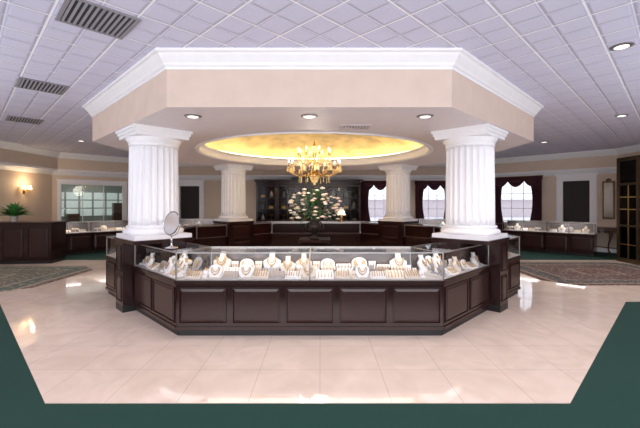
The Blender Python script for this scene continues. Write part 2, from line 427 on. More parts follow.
off = thing("office_room", "small grey office seen through the interior window", "room", W((XL, 12.9, 0), R45, (1.3, .2, 0)), R45)
off["kind"] = "structure"
MB().box(-2.2, 2.2, 2.0, 2.1, 0, 2.8).obj("wall_rear", M['office'], off)
MB().box(-2.2, -2.1, 0, 2.0, 0, 2.8).obj("wall_side", M['office'], off)
MB().box(2.1, 2.2, 0, 2.0, 0, 2.8).obj("wall_side", M['office'], off)
MB().box(-2.2, 2.2, 0, 2.1, 2.8, 2.85).obj("office_ceiling", M['underside'], off)
MB().box(-2.2, 2.2, 0, 2.1, -.01, 0.0).obj("office_floor", M['carpet'], off)
b = MB()
for q in range(8):
    x0 = -2.0+q*.5
    for zz in (1.15, 1.5, 1.85): b.box(x0, x0+.42, 1.97, 2.0, zz, zz+.3)
b.obj("office_window", emit_mat("office_daylight", (.60, .64, .66), .42), off)
b = MB(); b.box(-2.0, 2.0, 1.5, 1.98, .7, .78); b.box(-.5, -.1, 1.6, 1.98, .78, 1.25); b.box(1.2, 1.9, 1.7, 1.98, .78, 1.7); b.obj("credenza", M['wood2'], off)
MB().box(-.6, .6, .8, 1.2, 2.77, 2.80).obj("ceiling_light", emit_mat("office_lamp", (1, .95, .88), 6), off)

def curtains(loc, rot, w, z0, z1, label):
    e = thing("curtain", label, "curtain", (loc[0], loc[1], 0), rot, "burgundy window curtains")
    h = w/2+.24
    for sx in (-1, 1):
        def fn(u, v, sx=sx):
            width = .44-.12*sin(pi*min(1, v*1.2))
            x = sx*(h-u*width); return (x, -.12-.035*sin(u*6*2*pi), z1+.1-v*(z1-.35))
        MB().grid(fn, 48, 16).obj("drape", M['curtain'], e)
    n = 3
    for i in range(n):
        xa = -h+2*h*i/n-.04; xb = xa+2*h/n+.08
        def fn(u, v, xa=xa, xb=xb, i=i):
            sag = 4*u*(1-u)
            z = z1+.12-v*(.12+.30*sag)+.012*sin(v*26)*sag
            return (xa+(xb-xa)*u, -.17-.02*(i % 2)-.06*sag*sin(v*pi*.9)-.015*sin(v*24), z)
        MB().grid(fn, 20, 24).obj("swag", M['curtain'], e)
    for sx in (-1, 1):
        def fn(u, v, sx=sx):
            return (sx*(h+.03-u*.24), -.23-.03*sin(u*3*2*pi), z1+.12-v*(.3+.5*(1-u)))
        MB().grid(fn, 18, 6).obj("jabot", M['curtain'], e)
    MB().tube([(-h-.05, -.13, z1+.12), (h+.05, -.13, z1+.12)], .02).obj("curtain_rod", M['brass'], e)
    return e
curtains(w2, 0, 1.2, .86, 2.55, "dark burgundy swagged curtains around a bright window")
curtains(w3, 0, 1.15, .86, 2.55, "dark burgundy swagged curtains around a bright window")
curtains(w4, -R45, 1.3, .9, 2.62, "burgundy swag curtains on the wide corner window")

# ---------------------------------------------------------------- columns and pedestals
PED = .165
EXT_L = .525; EXT_D = .22
def build_column(loc, rot):
    e = thing("column", "white fluted column standing on a dark wood pedestal", "column", (loc[0], loc[1], 1.15), rot, "four fluted columns")
    H = HS-1.15
    s = MB(); nf = 24
    def rf(a):
        t = (a*nf/(2*pi)) % 1; q = abs(t-.5)*2
        return 1-.085*(max(0, 1-(q/.80)**2))**.6
    pr = []
    zs = [.20+(H-.20-.26)*k/10 for k in range(11)]
    for k, z in enumerate(zs): pr.append((.370-.012*(k/10)**1.5, z))
    s.lathe(pr, 384, rf=rf, smooth=True); s.obj("shaft", M['col'], e)
    b = MB(); b.box(-.43, .43, -.43, .43, 0.001, .065)
    b.lathe([(.425, .065), (.445, .085), (.45, .105), (.44, .13), (.42, .142), (.39, .145), (.385, .16), (.40, .17), (.405, .185), (.39, .20), (.34, .205)], 64)
    b.obj("base", M['col'], e)
    c = MB()
    c.lathe([(.30, H-.28), (.365, H-.275), (.375, H-.262), (.365, H-.25), (.365, H-.225), (.38, H-.215), (.385, H-.20), (.405, H-.165), (.408, H-.15), (.40, H-.14)], 64)
    c.box(-.40, .40, -.40, .40, H-.14, H-.09); c.box(-.42, .42, -.42, .42, H-.09, H-.045); c.box(-.44, .44, -.44, .44, H-.045, H-.002)
    c.obj("capital", M['col'], e)
    return e

def panel(mb, xc, zc, w, h, y=0, out=.010):
    def fr(x0, x1, z0, z1, y0, x2, x3, z2, z3, y1):
        return [(x0, y0, z0), (x1, y0, z0), (x1, y0, z1), (x0, y0, z1), (x2, y1, z2), (x3, y1, z2), (x3, y1, z3), (x2, y1, z3)]
    x0, x1, z0, z1 = xc-w/2, xc+w/2, zc-h/2, zc+h/2; a = min(.035, w*.14)
    F = [(0, 1, 5, 4), (1, 2, 6, 5), (2, 3, 7, 6), (3, 0, 4, 7), (4, 5, 6, 7)]
    mb.add(fr(x0, x1, z0, z1, y-.001, x0+a, x1-a, z0+a, z1-a, y-out), F)
def mould(mb, xc, zc, w, h, y=0, t=.012, o=.014):
    x0, x1, z0, z1 = xc-w/2, xc+w/2, zc-h/2, zc+h/2
    mb.box(x0-t, x1+t, y-o, y, z1, z1+t); mb.box(x0-t, x1+t, y-o, y, z0-t, z0)
    mb.box(x0-t, x0, y-o, y, z0, z1); mb.box(x1, x1+t, y-o, y, z0, z1)

def build_pedestal(loc, rot, s_):
    e = thing("column_pedestal", "dark mahogany panelled pedestal under a white column", "pedestal", (loc[0], loc[1], mz), rot, "column pedestals")
    s = .435; ny = -s+PED+EXT_D+.006; nx = .085+.006
    def poly(o):
        p = [(-s-o, ny-o), (nx-o, ny-o), (nx-o, -s-o), (s+o, -s-o), (s+o, s+o), (-s-o, s+o)]
        if s_ < 0: p = [(-x, y) for x, y in p][::-1]
        return p
    MB().prism(poly(0), .1, 1.085).obj("body", M['wood'], e)
    b = MB(); b.box(-s-.01, s+.01, -s-.01, s+.01, 1.085, 1.115); b.box(-s-.025, s+.025, -s-.025, s+.025, 1.115, 1.15-mz); b.obj("top_moulding", M['wood_lit'], e, bevel=.005)
    MB().prism(poly(.0), 0, .1).obj("plinth", M['black'], e)
    xc = s_*(nx+s)/2
    for (zc, h) in ((.36, .38), (.83, .38)):
        p = MB(); panel(p, xc, zc, .20, h, -s); mould(p, xc, zc, .20, h, -s); p.obj("panel", M['wood_lit'], e)
        p = MB(); panel(p, 0, zc, .58, h, -s); mould(p, 0, zc, .58, h, -s)
        p.v = [(-x, -y, z) for x, y, z in p.v]; p.obj("panel", M['wood_lit'], e)
    return e
sg = {45: 1, -135: 1, -45: -1, 135: -1}
D0 = 3.945
def oct_pos(r, dist, t):
    a = radians(r); return (CX+sin(a)*dist+cos(a)*t, CY-cos(a)*dist+sin(a)*t)
for r in (45, -45, 135, -135):
    p = oct_pos(r, D0+PED-.435, -.085*sg[r])
    build_pedestal(p, radians(r), sg[r]); build_column(p, radians(r))

# ---------------------------------------------------------------- showcases
cases = []
def showcase(loc, rot, L, depth, npan, ml, mr, label, panes=2, light=9, name="display_case", zf=mz, cat="display case", ext=0, el=EXT_L, ed=EXT_D, back='backdoor'):
    e = thing(name, label, cat, (loc[0], loc[1], zf), rot, "glass jewellery display cases")
    def trap(y0, y1, i=0):
        if ext == 0:
            return [(-L/2+y0*ml+i, y0), (L/2-y0*mr-i, y0), (L/2-y1*mr-i, y1), (-L/2+y1*ml+i, y1)]
        m_ = ml if ext > 0 else mr
        if y0 >= ed: p = [(-L/2+y0*m_+i, y0), (L/2-el-i, y0), (L/2-el-i, y1), (-L/2+y1*m_+i, y1)]
        elif y1 <= ed: p = [(-L/2+y0*m_+i, y0), (L/2-i, y0), (L/2-i, y1), (-L/2+y1*m_+i, y1)]
        else: p = [(-L/2+y0*m_+i, y0), (L/2-i, y0), (L/2-i, ed-i), (L/2-el-i, ed-i), (L/2-el-i, y1), (-L/2+y1*m_+i, y1)]
        if ext < 0: p = [(-x, y) for x, y in p][::-1]
        return p
    g_ = .004
    MB().prism(trap(.03, depth-.03, g_), 0, .085).obj("kickboard", M['black'], e)
    MB().prism(trap(0, depth, g_), .085, .66).obj("body", M['wood'], e)
    m = MB(); m.prism(trap(-.012, depth, g_), .66, .685); m.prism(trap(-.022, depth, g_), .685, .71); m.prism(trap(-.012, .02, g_), .085, .125)
    m.obj("moulding", M['wood_lit'], e)
    pw = L/npan
    for i in range(npan):
        p = MB(); xc = -L/2+pw*(i+.5); panel(p, xc, .39, pw-.10, .43); mould(p, xc, .39, pw-.10, .43); p.obj("panel", M['wood_lit'], e)
    MB().prism(trap(.015, depth-.03, .012), .71, .722).obj("liner", M['deck'], e)
    MB().prism(trap(.004, .010, .012), .722, 1.045).obj("front_glass", M['glass'], e)
    MB().prism(trap(.012, depth-.012, .012), 1.052, 1.060).obj("top_glass", M['glass'], e)
    fr = MB(); fr.prism(trap(-.003, .010, g_), 1.054, 1.067); fr.prism(trap(depth-.02, depth, g_), 1.03, 1.068); fr.prism(trap(-.002, .010, g_), .712, .722)
    for x in [-L/2+.008+0, L/2-.008]:
        fr.box(x-.005, x+.005, .0, .012, .712, 1.055)
    for x in [-L/2+L*k/panes for k in range(1, panes)]:
        fr.box(x-.009, x+.009, -.002, .016, .712, 1.055); fr.box(x-.006, x+.006, .01, depth-.01, 1.050, 1.066)
    if ext:
        x = ext*(L/2-el-.012); fr.box(x-.006, x+.006, depth-.02, depth-.002, .71, 1.05)
        x = -ext*(L/2-(ml+mr)*depth-.012); fr.box(x-.006, x+.006, depth-.02, depth-.002, .71, 1.05)
    else:
        for sx, mm in ((-1, ml), (1, mr)):
            x = sx*(L/2-mm*depth-.012); fr.box(x-.008, x+.008, depth-.02, depth-.002, .71, 1.05)
            xa = sx*(L/2-.008); xb = sx*(L/2-mm*depth-.010)
            fr.tube([(xa, .006, 1.058), (xb, depth-.01, 1.058)], .006, 6)
    fr.obj("frame", M['metal'], e)
    MB().prism(trap(depth-.018, depth-.006, .02), .72, 1.03).obj("sliding_door", M[back], e)
    if light:
        ll = L-.55 if not ext else L-EXT_L-.3
        ld = bpy.data.lights.new("case_lamp", 'AREA'); ld.shape = 'RECTANGLE'; ld.size = ll; ld.size_y = .36; ld.energy = light*ll; ld.color = (1, .97, .95)
        lo = bpy.data.objects.new("case_lamp", ld); COL.objects.link(lo); lo.location = (-ext*.22, .31, 1.046); lo.parent = e
    cases.append((e, (loc[0], loc[1], zf), rot, L, depth, ml, mr))
    return cases[-1]
mt = tan(radians(22.5)); DP = .62
CL = 1.3
front = showcase(oct_pos(0, 3.88, 0), 0, 3.40, DP, 5, mt, mt, "long glass-topped mahogany case full of jewellery displays", 2, 1.9)
diag = {}
for r in (45, -45, 135, -135):
    s = sg[r]; LA = 1.54; tA = -1.54/2*s; tB = (.355+1.54)/2*s; LB = 1.54-.355
    la = (mt, 0) if s > 0 else (0, mt); lb = (0, mt) if s > 0 else (mt, 0)
    bk = 'backdoor' if abs(r) == 45 else 'wood'
    diag[(r, 'A')] = showcase(oct_pos(r, D0, tA), radians(r), LA, DP, 2, la[0], la[1], "short angled glass and mahogany case beside a column pedestal", 1, CL, ext=s, back=bk)
    diag[(r, 'B')] = showcase(oct_pos(r, D0, tB), radians(r), LB, DP, 2, lb[0], lb[1], "angled mahogany case joining the side of the island", 1, CL, back=bk)
sideR = showcase(oct_pos(90, 3.88, 0), radians(90), 3.40, DP, 5, mt, mt, "side run of the glass and mahogany sales island", 2, CL, back='wood')
sideL = showcase(oct_pos(-90, 3.88, 0), radians(-90), 3.40, DP, 5, mt, mt, "side run of the glass and mahogany sales island", 2, CL, back='wood')
rear = showcase(oct_pos(180, 3.88, 0), radians(180), 3.40, DP, 5, mt, mt, "rear run of the glass and mahogany sales island", 2, CL, back='wood')
perim = []
def pcase(cxy, rot, L, n, label): perim.append(showcase(cxy, rot, L, .55, n, 0, 0, label, 2, 3.2, zf=0.001))
for k in range(2):
    t = -.68+1.36*k
    pcase((7.62+t*cos(-R45), 12.21+t*sin(-R45)), -R45, 1.34, 2, "dark wood glass case against the window wall")
    pcase((-7.66+t*cos(R45), 12.14+t*sin(R45)), R45, 1.34, 2, "dark wood glass case below the interior window")
for x in (-4.9, -3.4, 3.2, 4.7): pcase((x, 13.9), 0, 1.46, 2, "dark wood glass case in front of the back wall")

# ---------------------------------------------------------------- jewellery displays
def bust_proto(m, loc, lab):
    e = thing("necklace_bust", lab, "jewelry display", loc, 0, "necklace busts in the cases")
    def fn(u, v):
        z = v*.23
        hw = .085 if v < .1 else (.085+.02*sin((v-.1)/.45*pi/2) if v < .55 else max(.032, .105-.09*((v-.55)/.22)) if v < .77 else .032)
        a = (u-.5)*pi
        y = .02+.06*v-.045*cos(a)*(1 if v < .77 else .8)
        return (hw*sin(a), y, z)
    b = MB(); b.grid(fn, 14, 16)
    b.grid(lambda u, v: (fn(u, v)[0], .03+.06*v+.01, fn(u, v)[2]), 14, 16)
    b.obj("bust", m, e)
    n = MB()
    for R, zc, rr in ((.055, .175, .006), (.04, .18, .0045)):
        pts = []
        for k in range(17):
            a = pi*k/16; x = R*cos(a); z = zc-(R*1.55)*sin(a); pts.append((x, .02+.06*(z/.23)-.05*sqrt(max(0, 1-(x/.1)**2))-.004, z))
        n.tube(pts, rr, 6)
    n.sphere((0, -.012+.0, .082), .013, 8, 5); n.obj("necklace", M['gold'], e)
    return e
def slab(mb, pts, t, lean):
    def P(x, h, d): return (x, h*sin(lean)+d*cos(lean), h*cos(lean)-d*sin(lean)+t*sin(lean))
    n = len(pts); vs = [P(x, h, 0) for x, h in pts]+[P(x, h, t) for x, h in pts]
    mb.add(vs, [tuple(range(n)), tuple(range(2*n-1, n-1, -1))]+[(i, (i+1) % n, n+(i+1) % n, n+i) for i in range(n)])
    return P
def easel_proto(m, loc, lab):
    e = thing("necklace_easel", lab, "jewelry display", loc, 0, "necklace easels in the cases")
    b = MB(); pts = [(-.055, 0), (.055, 0), (.085, .06)]+[(.085*cos(pi*k/12), .10+.065*sin(pi*k/12)) for k in range(13)]+[(-.085, .06)]
    P = slab(b, pts, .014, .40); b.tube([P(0, .12, .016), (0, .10, .004)], .006, 6); b.obj("board", m, e)
    n = MB()
    for R, hc in ((.055, .125), (.038, .13)):
        n.tube([P(R*cos(pi+pi*k/14), hc+R*1.6*sin(pi+pi*k/14), -.004) for k in range(15)], .005, 6)
    q = P(0, .035, -.006); n.sphere(q, .011, 8, 5); n.obj("necklace", M['gold'], e)
    return e
def cone_proto(m, loc, lab):
    e = thing("ring_cone", lab, "jewelry display", loc, 0, "ring cones in the cases")
    MB().lathe([(.024, 0), (.024, .006), (.018, .012), (.008, .065), (.003, .072)], 14).obj("cone", m, e)
    n = MB(); n.tube([(.0135*cos(q*pi/5), .0135*sin(q*pi/5), .040) for q in range(10)], .0032, 6, True); n.sphere((0, -.018, .042), .006, 6, 4); n.obj("ring", M['gold'], e)
    return e
def ringbox_proto(m, loc, lab):
    e = thing("ring_box", lab, "jewelry display", loc, 0, "open ring boxes in the cases")
    b = MB(); b.box(-.028, .028, -.028, .028, 0, .03); b.obj("box", m, e)
    b = MB(); P = slab(b, [(-.028, 0), (.028, 0), (.028, .055), (-.028, .055)], .012, .3); b.v = [(x, y+.022, z+.028) for x, y, z in b.v]; b.obj("lid", m, e)
    n = MB(); n.tube([(.009*cos(q*pi/4), 0, .036+.009*sin(q*pi/4)) for q in range(8)], .0028, 5, True); n.sphere((0, 0, .048), .005, 6, 4); n.obj("ring", M['gold'], e)
    return e
def ramp_proto(m, loc, lab):
    e = thing("ring_tray", lab, "jewelry display", loc, 0, "ring trays in the cases")
    b = MB()
    for k in range(4):
        y = k*.035
        b.tube([(-.09, y, .018+k*.014), (.09, y, .018+k*.014)], .018, 10)
    b.add([(-.095, -.02, 0), (.095, -.02, 0), (.095, .135, 0), (-.095, .135, 0), (-.095, -.02, .01), (.095, -.02, .01), (.095, .135, .06), (-.095, .135, .06)], [(0, 1, 2, 3), (4, 5, 6, 7), (0, 1, 5, 4), (1, 2, 6, 5), (2, 3, 7, 6), (3, 0, 4, 7)])
    b.obj("tray", m, e)
    n = MB()
    for k in range(4):
        for i in range(6):
            x = -.075+i*.03; y = k*.035; z = .036+k*.014
            n.tube([(x, y+.009*cos(q*pi/4), z+.006+.009*sin(q*pi/4)) for q in range(8)], .003, 5, True); n.sphere((x, y, z+.018), .006, 6, 4)
    stuff(n.obj("ring_row", M['gold'], e))
    return e
def bracelet_proto(m, loc, lab):
    e = thing("bracelet_stand", lab, "jewelry display", loc, 0, "bracelet stands in the cases")
    b = MB(); b.box(-.07, .07, -.04, .04, 0, .012); b.box(-.01, .01, -.01, .01, .012, .07); b.tube([(-.09, 0, .085), (-.085, 0, .085), (.085, 0, .085), (.09, 0, .085)], [.02, .028, .028, .02], 14)
    b.obj("stand", m, e)
    for i in range(4):
        x = -.06+i*.04
        MB().tube([(x, .031*cos(q*pi/6), .085+.033*sin(q*pi/6)) for q in range(12)], .005, 6, True).obj("bracelet", M['gold'], e)
    return e
def pad_proto(m, loc, lab):
    e = thing("jewelry_pad", lab, "jewelry display", loc, 0, "flat display pads in the cases")
    b = MB(); b.add([(-.11, -.06, 0), (.11, -.06, 0), (.11, .08, 0), (-.11, .08, 0), (-.105, -.055, .018), (.105, -.055, .018), (.105, .075, .085), (-.105, .075, .085)], [(0, 1, 2, 3), (4, 5, 6, 7), (0, 1, 5, 4), (1, 2, 6, 5), (2, 3, 7, 6), (3, 0, 4, 7)])
    b.obj("pad", m, e)
    n = MB()
    for i in range(5):
        x = -.08+i*.04
        n.tube([(x, -.045, .026), (x+.004, 0, .052), (x-.003, .06, .082)], .005, 5); n.sphere((x, -.045, .026), .009, 6, 4)
    stuff(n.obj("chain_row", M['gold'], e))
    return e
def earring_proto(m, loc, lab):
    e = thing("earring_stand", lab, "jewelry display", loc, 0, "earring stands in the cases")
    b = MB(); b.box(-.035, .035, -.03, .03, 0, .01)
    b.add([(-.03, .0, .01), (.03, .0, .01), (.038, .02, .12), (-.038, .02, .12), (-.03, .012, .01), (.03, .012, .01), (.038, .03, .12), (-.038, .03, .12)], [(0, 1, 2, 3), (4, 5, 6, 7), (0, 1, 5, 4), (1, 2, 6, 5), (2, 3, 7, 6), (3, 0, 4, 7)])
    b.obj("stand", m, e)
    n = MB()
    for x in (-.015, .015): n.sphere((x, .005, .085), .008, 6, 4); n.sphere((x, 0, .065), .006, 6, 4)
    n.obj("earring_pair", M['gold'], e)
    return e
kinds = {}
PF = {'bust': (bust_proto, "%s necklace bust with gold necklace inside a glass case"), 'ramp': (ramp_proto, "%s padded ring tray with rows of gold rings"),
      'brace': (bracelet_proto, "%s bar stand holding gold bracelets"), 'pad': (pad_proto, "%s sloping pad laid with gold chains"),
      'ear': (earring_proto, "%s small earring stand with a gold pair"), 'easel': (easel_proto, "%s leaning necklace easel with two gold necklaces"),
      'cone': (cone_proto, "%s little ring cone holding one gold ring"), 'box': (ringbox_proto, "%s open ring box with a gold ring")}
def put(kind, mk, case, x, y, r=0, z=.723, sc=1.0):
    e, loc, rot = case[0], case[1], case[2]
    w = W(loc, rot, (x, y, z)); key = (kind, mk)
    mname = {'velvet': 'white', 'velvet2': 'cream', 'grey': 'grey'}[mk]
    if key not in kinds:
        f, lab = PF[kind]
        o = f(M[mk], w, lab % mname); o.rotation_euler[2] = rot+r; o.scale = (sc,)*3; kinds[key] = o; return o
    return clone(kinds[key], w, rot+r, scale=sc)
VV = ['velvet', 'velvet', 'velvet', 'velvet2', 'velvet2', 'grey']
HW = {'bust': .105, 'easel': .087, 'ramp': .097, 'pad': .112, 'brace': .092, 'ear': .04, 'cone': .026, 'box': .030}
SC = {'bust': (.95, 1.25), 'easel': (1.15, 1.5), 'ramp': (.95, 1.1), 'pad': (.9, 1.1), 'brace': (1.0, 1.2), 'ear': (1.1, 1.5), 'cone': (1.3, 1.7), 'box': (1.3, 1.7)}
def fill_row(case, x0, x1, y, pool, gap=.008, cap=9, jit=.012):
    x = x0; fails = 0; last = None
    while fails < 6:
        k = random.choice([q for q in pool if q != last] or pool)
        sc = min(cap, random.uniform(*SC[k])); w = HW[k]*sc
        if x+2*w > x1: fails += 1; continue
        yy = y-(.06*sc if k == 'ramp' else 0)
        put(k, random.choice(VV), case, x+w, yy+random.uniform(-jit, jit)*.5, random.uniform(-.06, .06), sc=sc)
        x += 2*w+random.uniform(.5, 1.6)*gap; last = k
fill_row(front, -1.38, 1.38, .45, ['bust', 'easel', 'bust', 'brace', 'bust', 'ear', 'easel'], .008, 1.3)
fill_row(front, -1.45, 1.45, .29, ['easel', 'box', 'brace', 'cone', 'pad', 'ear', 'ramp', 'bust'], .006, 1.05)
fill_row(front, -1.60, 1.60, .10, ['pad', 'ramp', 'pad', 'easel', 'box', 'ramp'], .005, 1.05, .004)
for key, c in diag.items():
    if key[0] in (45, -45):
        L = c[3]; s = sg[key[0]]
        if key[1] == 'A':
            a, b_ = (-L/2+.1, L/2-.03); a, b_ = (a, b_) if s > 0 else (-b_, -a)
            fill_row(c, a, b_, .085, ['pad', 'bust', 'box', 'easel'], .008, .9, 0)
            a, b_ = (-L/2+.25, L/2-EXT_L-.03); a, b_ = (a, b_) if s > 0 else (-b_, -a)
            fill_row(c, a, b_, .45, ['bust', 'brace', 'easel'], .01, 1.2, 0)
            fill_row(c, a, b_, .29, ['ear', 'cone', 'box', 'easel'], .015, 1.1, 0)
        else:
            fill_row(c, -L/2+.12, L/2-.12, .13, ['pad', 'ramp', 'pad'], .01, .9, 0)
            fill_row(c, -L/2+.25, L/2-.25, .42, ['bust', 'easel', 'brace'], .02, 1.1, 0)
for c in [sideR, rear]+perim:
    L = c[3]; q = L/2-(.08 if L < 2 else .3)
    fill_row(c, -q, q, .25, ['pad', 'ramp', 'bust', 'brace', 'easel'], .02, 1.2, 0)

# vanity mirror
e = thing("vanity_mirror", "round silver vanity mirror on a chrome stand on the glass counter", "mirror", (-2.07, 5.02, 1.068+mz), radians(-30))
b = MB(); b.lathe([(.09, 0), (.092, .006), (.06, .014), (.02, .024), (.012, .04), (.011, .10), (.016, .11), (.011, .12), (.010, .165)], 28); b.obj("stand", M['chrome'], e)
RV = .155; RH = .145
b = MB(); b.tube([((RH+.03)*sin(a), 0, .345-(RV+.02)*cos(a)) for a in [radians(q) for q in range(-90, 91, 10)]], .006, 8); b.obj("yoke", M['chrome'], e)
tilt = .22
def disc(mb, z, y0, y1, seg=48):
    vs = []
    for y in (y0, y1):
        for k in range(seg):
            a = 2*pi*k/seg; dz = RV*sin(a); vs.append((RH*cos(a), y*cos(tilt)+dz*sin(tilt), z+dz*cos(tilt)))
    fs = [tuple(range(seg)), tuple(range(2*seg-1, seg-1, -1))]+[(k, (k+1) % seg, seg+(k+1) % seg, seg+k) for k in range(seg)]
    mb.add(vs, fs)
b = MB(); disc(b, .345, -.006, .006); b.obj("mirror_glass", M['mirror'], e)
b = MB(); b.tube([((RH+.006)*cos(a), (RV+.006)*sin(a)*sin(tilt), .345+(RV+.006)*sin(a)*cos(tilt)) for a in [2*pi*k/40 for k in range(40)]], .009, 8, True); b.obj("rim", mat("dark_chrome", (.3, .3, .32), .15, 1, var=.05), e)

# ---------------------------------------------------------------- central stand with urn and flowers
e = thing("flower_stand", "square carved dark wood stand inside the sales island", "plant stand", (CX, CY, mz))
b = MB()
for z0, z1, h in ((0, .08, .34), (.08, .12, .31), (.12, .76, .27), (.76, .80, .30)): b.box(-h, h, -h, h, z0, z1)
b.obj("pedestal", M['wood'], e)
MB().box(-.36, .36, -.36, .36, .80, .86).obj("top", M['wood_lit'], e, bevel=.01)
for sx in (-1, 1):
    p = MB(); panel(p, 0, .44, .38, .5, -.27); mould(p, 0, .44, .38, .5, -.27); p.v = [(x, y*-sx, z) for x, y, z in p.v]; p.obj("panel", M['wood_lit'], e)
ub = .86+mz
e = thing("urn", "dark footed urn holding a large bouquet", "vase", (CX, CY, ub))
MB().lathe([(.11, 0), (.12, .02), (.09, .04), (.045, .07), (.04, .10), (.07, .13), (.13, .2), (.155, .28), (.14, .35), (.11, .38), (.13, .41), (.15, .42), (.14, .425), (.09, .38)], 36).obj("bowl", M['urn'], e)
for sx in (-1, 1):
    MB().tube([(sx*.14, 0, .22), (sx*.20, 0, .25), (sx*.21, 0, .31), (sx*.17, 0, .36), (sx*.12, 0, .37)], .012, 8).obj("handle", M['urn'], e)
e = thing("flower_arrangement", "full rounded bouquet of cream and pink blooms with loose greenery", "flowers", (CX, CY, ub+.38))
def leafmb(mb, base, d, L, w, droop=.3):
    d = Vector(d).normalized(); s = d.cross(Vector((0, 0, 1)))
    if s.length < .1: s = Vector((1, 0, 0))
    s.normalize(); vs = []; n = 5
    for k in range(n+1):
        t = k/n; p = Vector(base)+d*L*t+Vector((0, 0, -droop*L*t*t)); ww = w*sin(pi*min(1, t*.92+.06))
        vs += [p-s*ww+Vector((0, 0, ww*.3)), p, p+s*ww+Vector((0, 0, ww*.3))]
    fs = []
    for k in range(n): a = k*3; fs += [(a, a+1, a+4, a+3), (a+1, a+2, a+5, a+4)]
    mb.add(vs, fs, True)
lf = MB(); stems = MB()
for k in range(380):
    th = random.uniform(0, 2*pi); ph = random.uniform(-.45, 1.5)
    d = Vector((cos(th)*cos(ph), sin(th)*cos(ph), sin(ph)*.92))
    r0 = random.uniform(.08, .50); base = d*r0+Vector((0, 0, .26)); base.z = max(base.z, .04)
    leafmb(lf, base, d+Vector((random.uniform(-.5, .5), random.uniform(-.5, .5), random.uniform(-.3, .4))), random.uniform(.10, .2), random.uniform(.014, .03))
for k in range(30):
    th = random.uniform(0, 2*pi); ph = random.uniform(0, 1.4); R = random.uniform(.35, .58)
    stems.tube([(0, 0, .06), (cos(th)*.06, sin(th)*.06, .15), (cos(th)*cos(ph)*R, sin(th)*cos(ph)*R, .2+sin(ph)*R)], .005, 5)
stuff(lf.obj("foliage", M['leaf'], e, recalc=False))
stuff(stems.obj("stem_bunch", M['leaf'], e))
NB = 82
for k in range(NB):
    zf_ = -.35+1.3*(k+.5)/NB; ph = math.asin(max(-1, min(1, zf_))); th = k*2.39996+random.uniform(-.3, .3); R = random.uniform(.46, .68)
    c = Vector((cos(th)*cos(ph)*R*1.0, sin(th)*cos(ph)*R, .26+sin(ph)*R*.88)); c.z = max(c.z, .05)
    bl = MB(); rr = random.uniform(.036, .060)
    bl.sphere(c, rr*.5, 8, 5)
    for q in range(7):
        a = 2*pi*q/7
        bl.sphere(c+Vector((cos(a)*rr*.6, sin(a)*rr*.6, -rr*.1)), rr*.5, 7, 5, (1, 1, .7))
    bl.obj("blossom", random.choice([M['petal_w'], M['petal_w'], M['petal_p'], M['petal_w'], M['petal_y']]), e)

# ---------------------------------------------------------------- chandelier
CZ = 2.16
e = thing("chandelier", "brass and amber crystal chandelier with lit candle bulbs", "chandelier", (CX, CY, CZ))
b = MB(); b.lathe([(.005, .0), (.02, .02), (.03, .05), (.02, .08), (.035, .11), (.07, .16), (.075, .2), (.05, .24), (.02, .28), (.03, .36), (.04, .42), (.02, .48), (.018, .58), (.04, .64), (.05, .68), (.03, .72), (.015, .78), (.03, .86), (.035, .9), (.015, .95), (.008, 1.0)], 24); b.obj("stem", M['brass'], e)
b = MB(); apex = HS+.95-CZ
z = 1.0; k = 0
while z < apex-.06:
    pts = []
    for q in range(10):
        a = 2*pi*q/10; u = .014*cos(a); pts.append((u if k % 2 else 0, 0 if k % 2 else u, z+.022*sin(a)+.02))
    b.tube(pts, .004, 5, True); z += .034; k += 1
stuff(b.obj("chain", M['brass'], e))
MB().lathe([(.10, apex-.005), (.10, apex-.03), (.05, apex-.06), (.01, apex-.07)], 24).obj("canopy", M['brass'], e)
def arm(e, th, R, z0, lift):
    c, s = cos(th), sin(th)
    def P(r, z): return (c*r, s*r, z)
    a = MB().tube([P(.04, z0), P(R*.3, z0-.09), P(R*.6, z0-.12), P(R*.88, z0-.05), P(R, z0+lift*.55), P(R, z0+lift)], [.008, .0075, .007, .0065, .006, .006], 8)
    a.tube([P(R*.35, z0-.08), P(R*.42, z0+.0), P(R*.55, z0+.02), P(R*.6, z0-.04), P(R*.52, z0-.06)], .004, 6)
    a.lathe([(.008, z0+lift-.01), (.032, z0+lift), (.040, z0+lift+.010), (.022, z0+lift+.01), (.013, z0+lift+.03)], 16, (c*R, s*R, 0))
    ao = a.obj("arm", M['brass'], e)
    MB().lathe([(.009, z0+lift+.015), (.009, z0+lift+.09)], 10, (c*R, s*R, 0)).obj("candle_sleeve", M['petal_y'], ao)
    MB().lathe([(.005, z0+lift+.09), (.013, z0+lift+.105), (.014, z0+lift+.12), (.008, z0+lift+.145), (.002, z0+lift+.165)], 10, (c*R, s*R, 0)).obj("bulb", M['bulb'], ao)
    cr = MB()
    for j in range(6):
        q = j/6*2*pi; x, y = c*R+.042*cos(q), s*R+.042*sin(q); zz = z0+lift
        for w in range(4):
            zz -= .030; cr.sphere((x, y, zz), .009 if w else .006, 4, 3, (1, 1, 1.9))
    for w in range(4): cr.sphere((c*R*.6, s*R*.6, z0-.15-w*.033), .009, 5, 3, (1, 1, 1.6))
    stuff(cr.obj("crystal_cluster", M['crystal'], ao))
for k in range(12): arm(e, 2*pi*k/12+.1, .60, .28, .12)
for k in range(8): arm(e, 2*pi*k/8+.3, .38, .56, .10)
cr = MB()
for k in range(20):
    a0 = 2*pi*k/20
    for t in range(1, 22):
        u = t/22; r = .04+.48*u; z = .90-.44*u-.16*4*u*(1-u)
        cr.sphere((r*cos(a0), r*sin(a0), z), .0085, 4, 3, (1, 1, 1.4))
for k in range(20):
    a0 = 2*pi*k/20
    for w in range(5): cr.sphere((.12*cos(a0)*(1-w*.12), .12*sin(a0)*(1-w*.12), .17-w*.034), .010, 4, 3, (1, 1, 1.5))
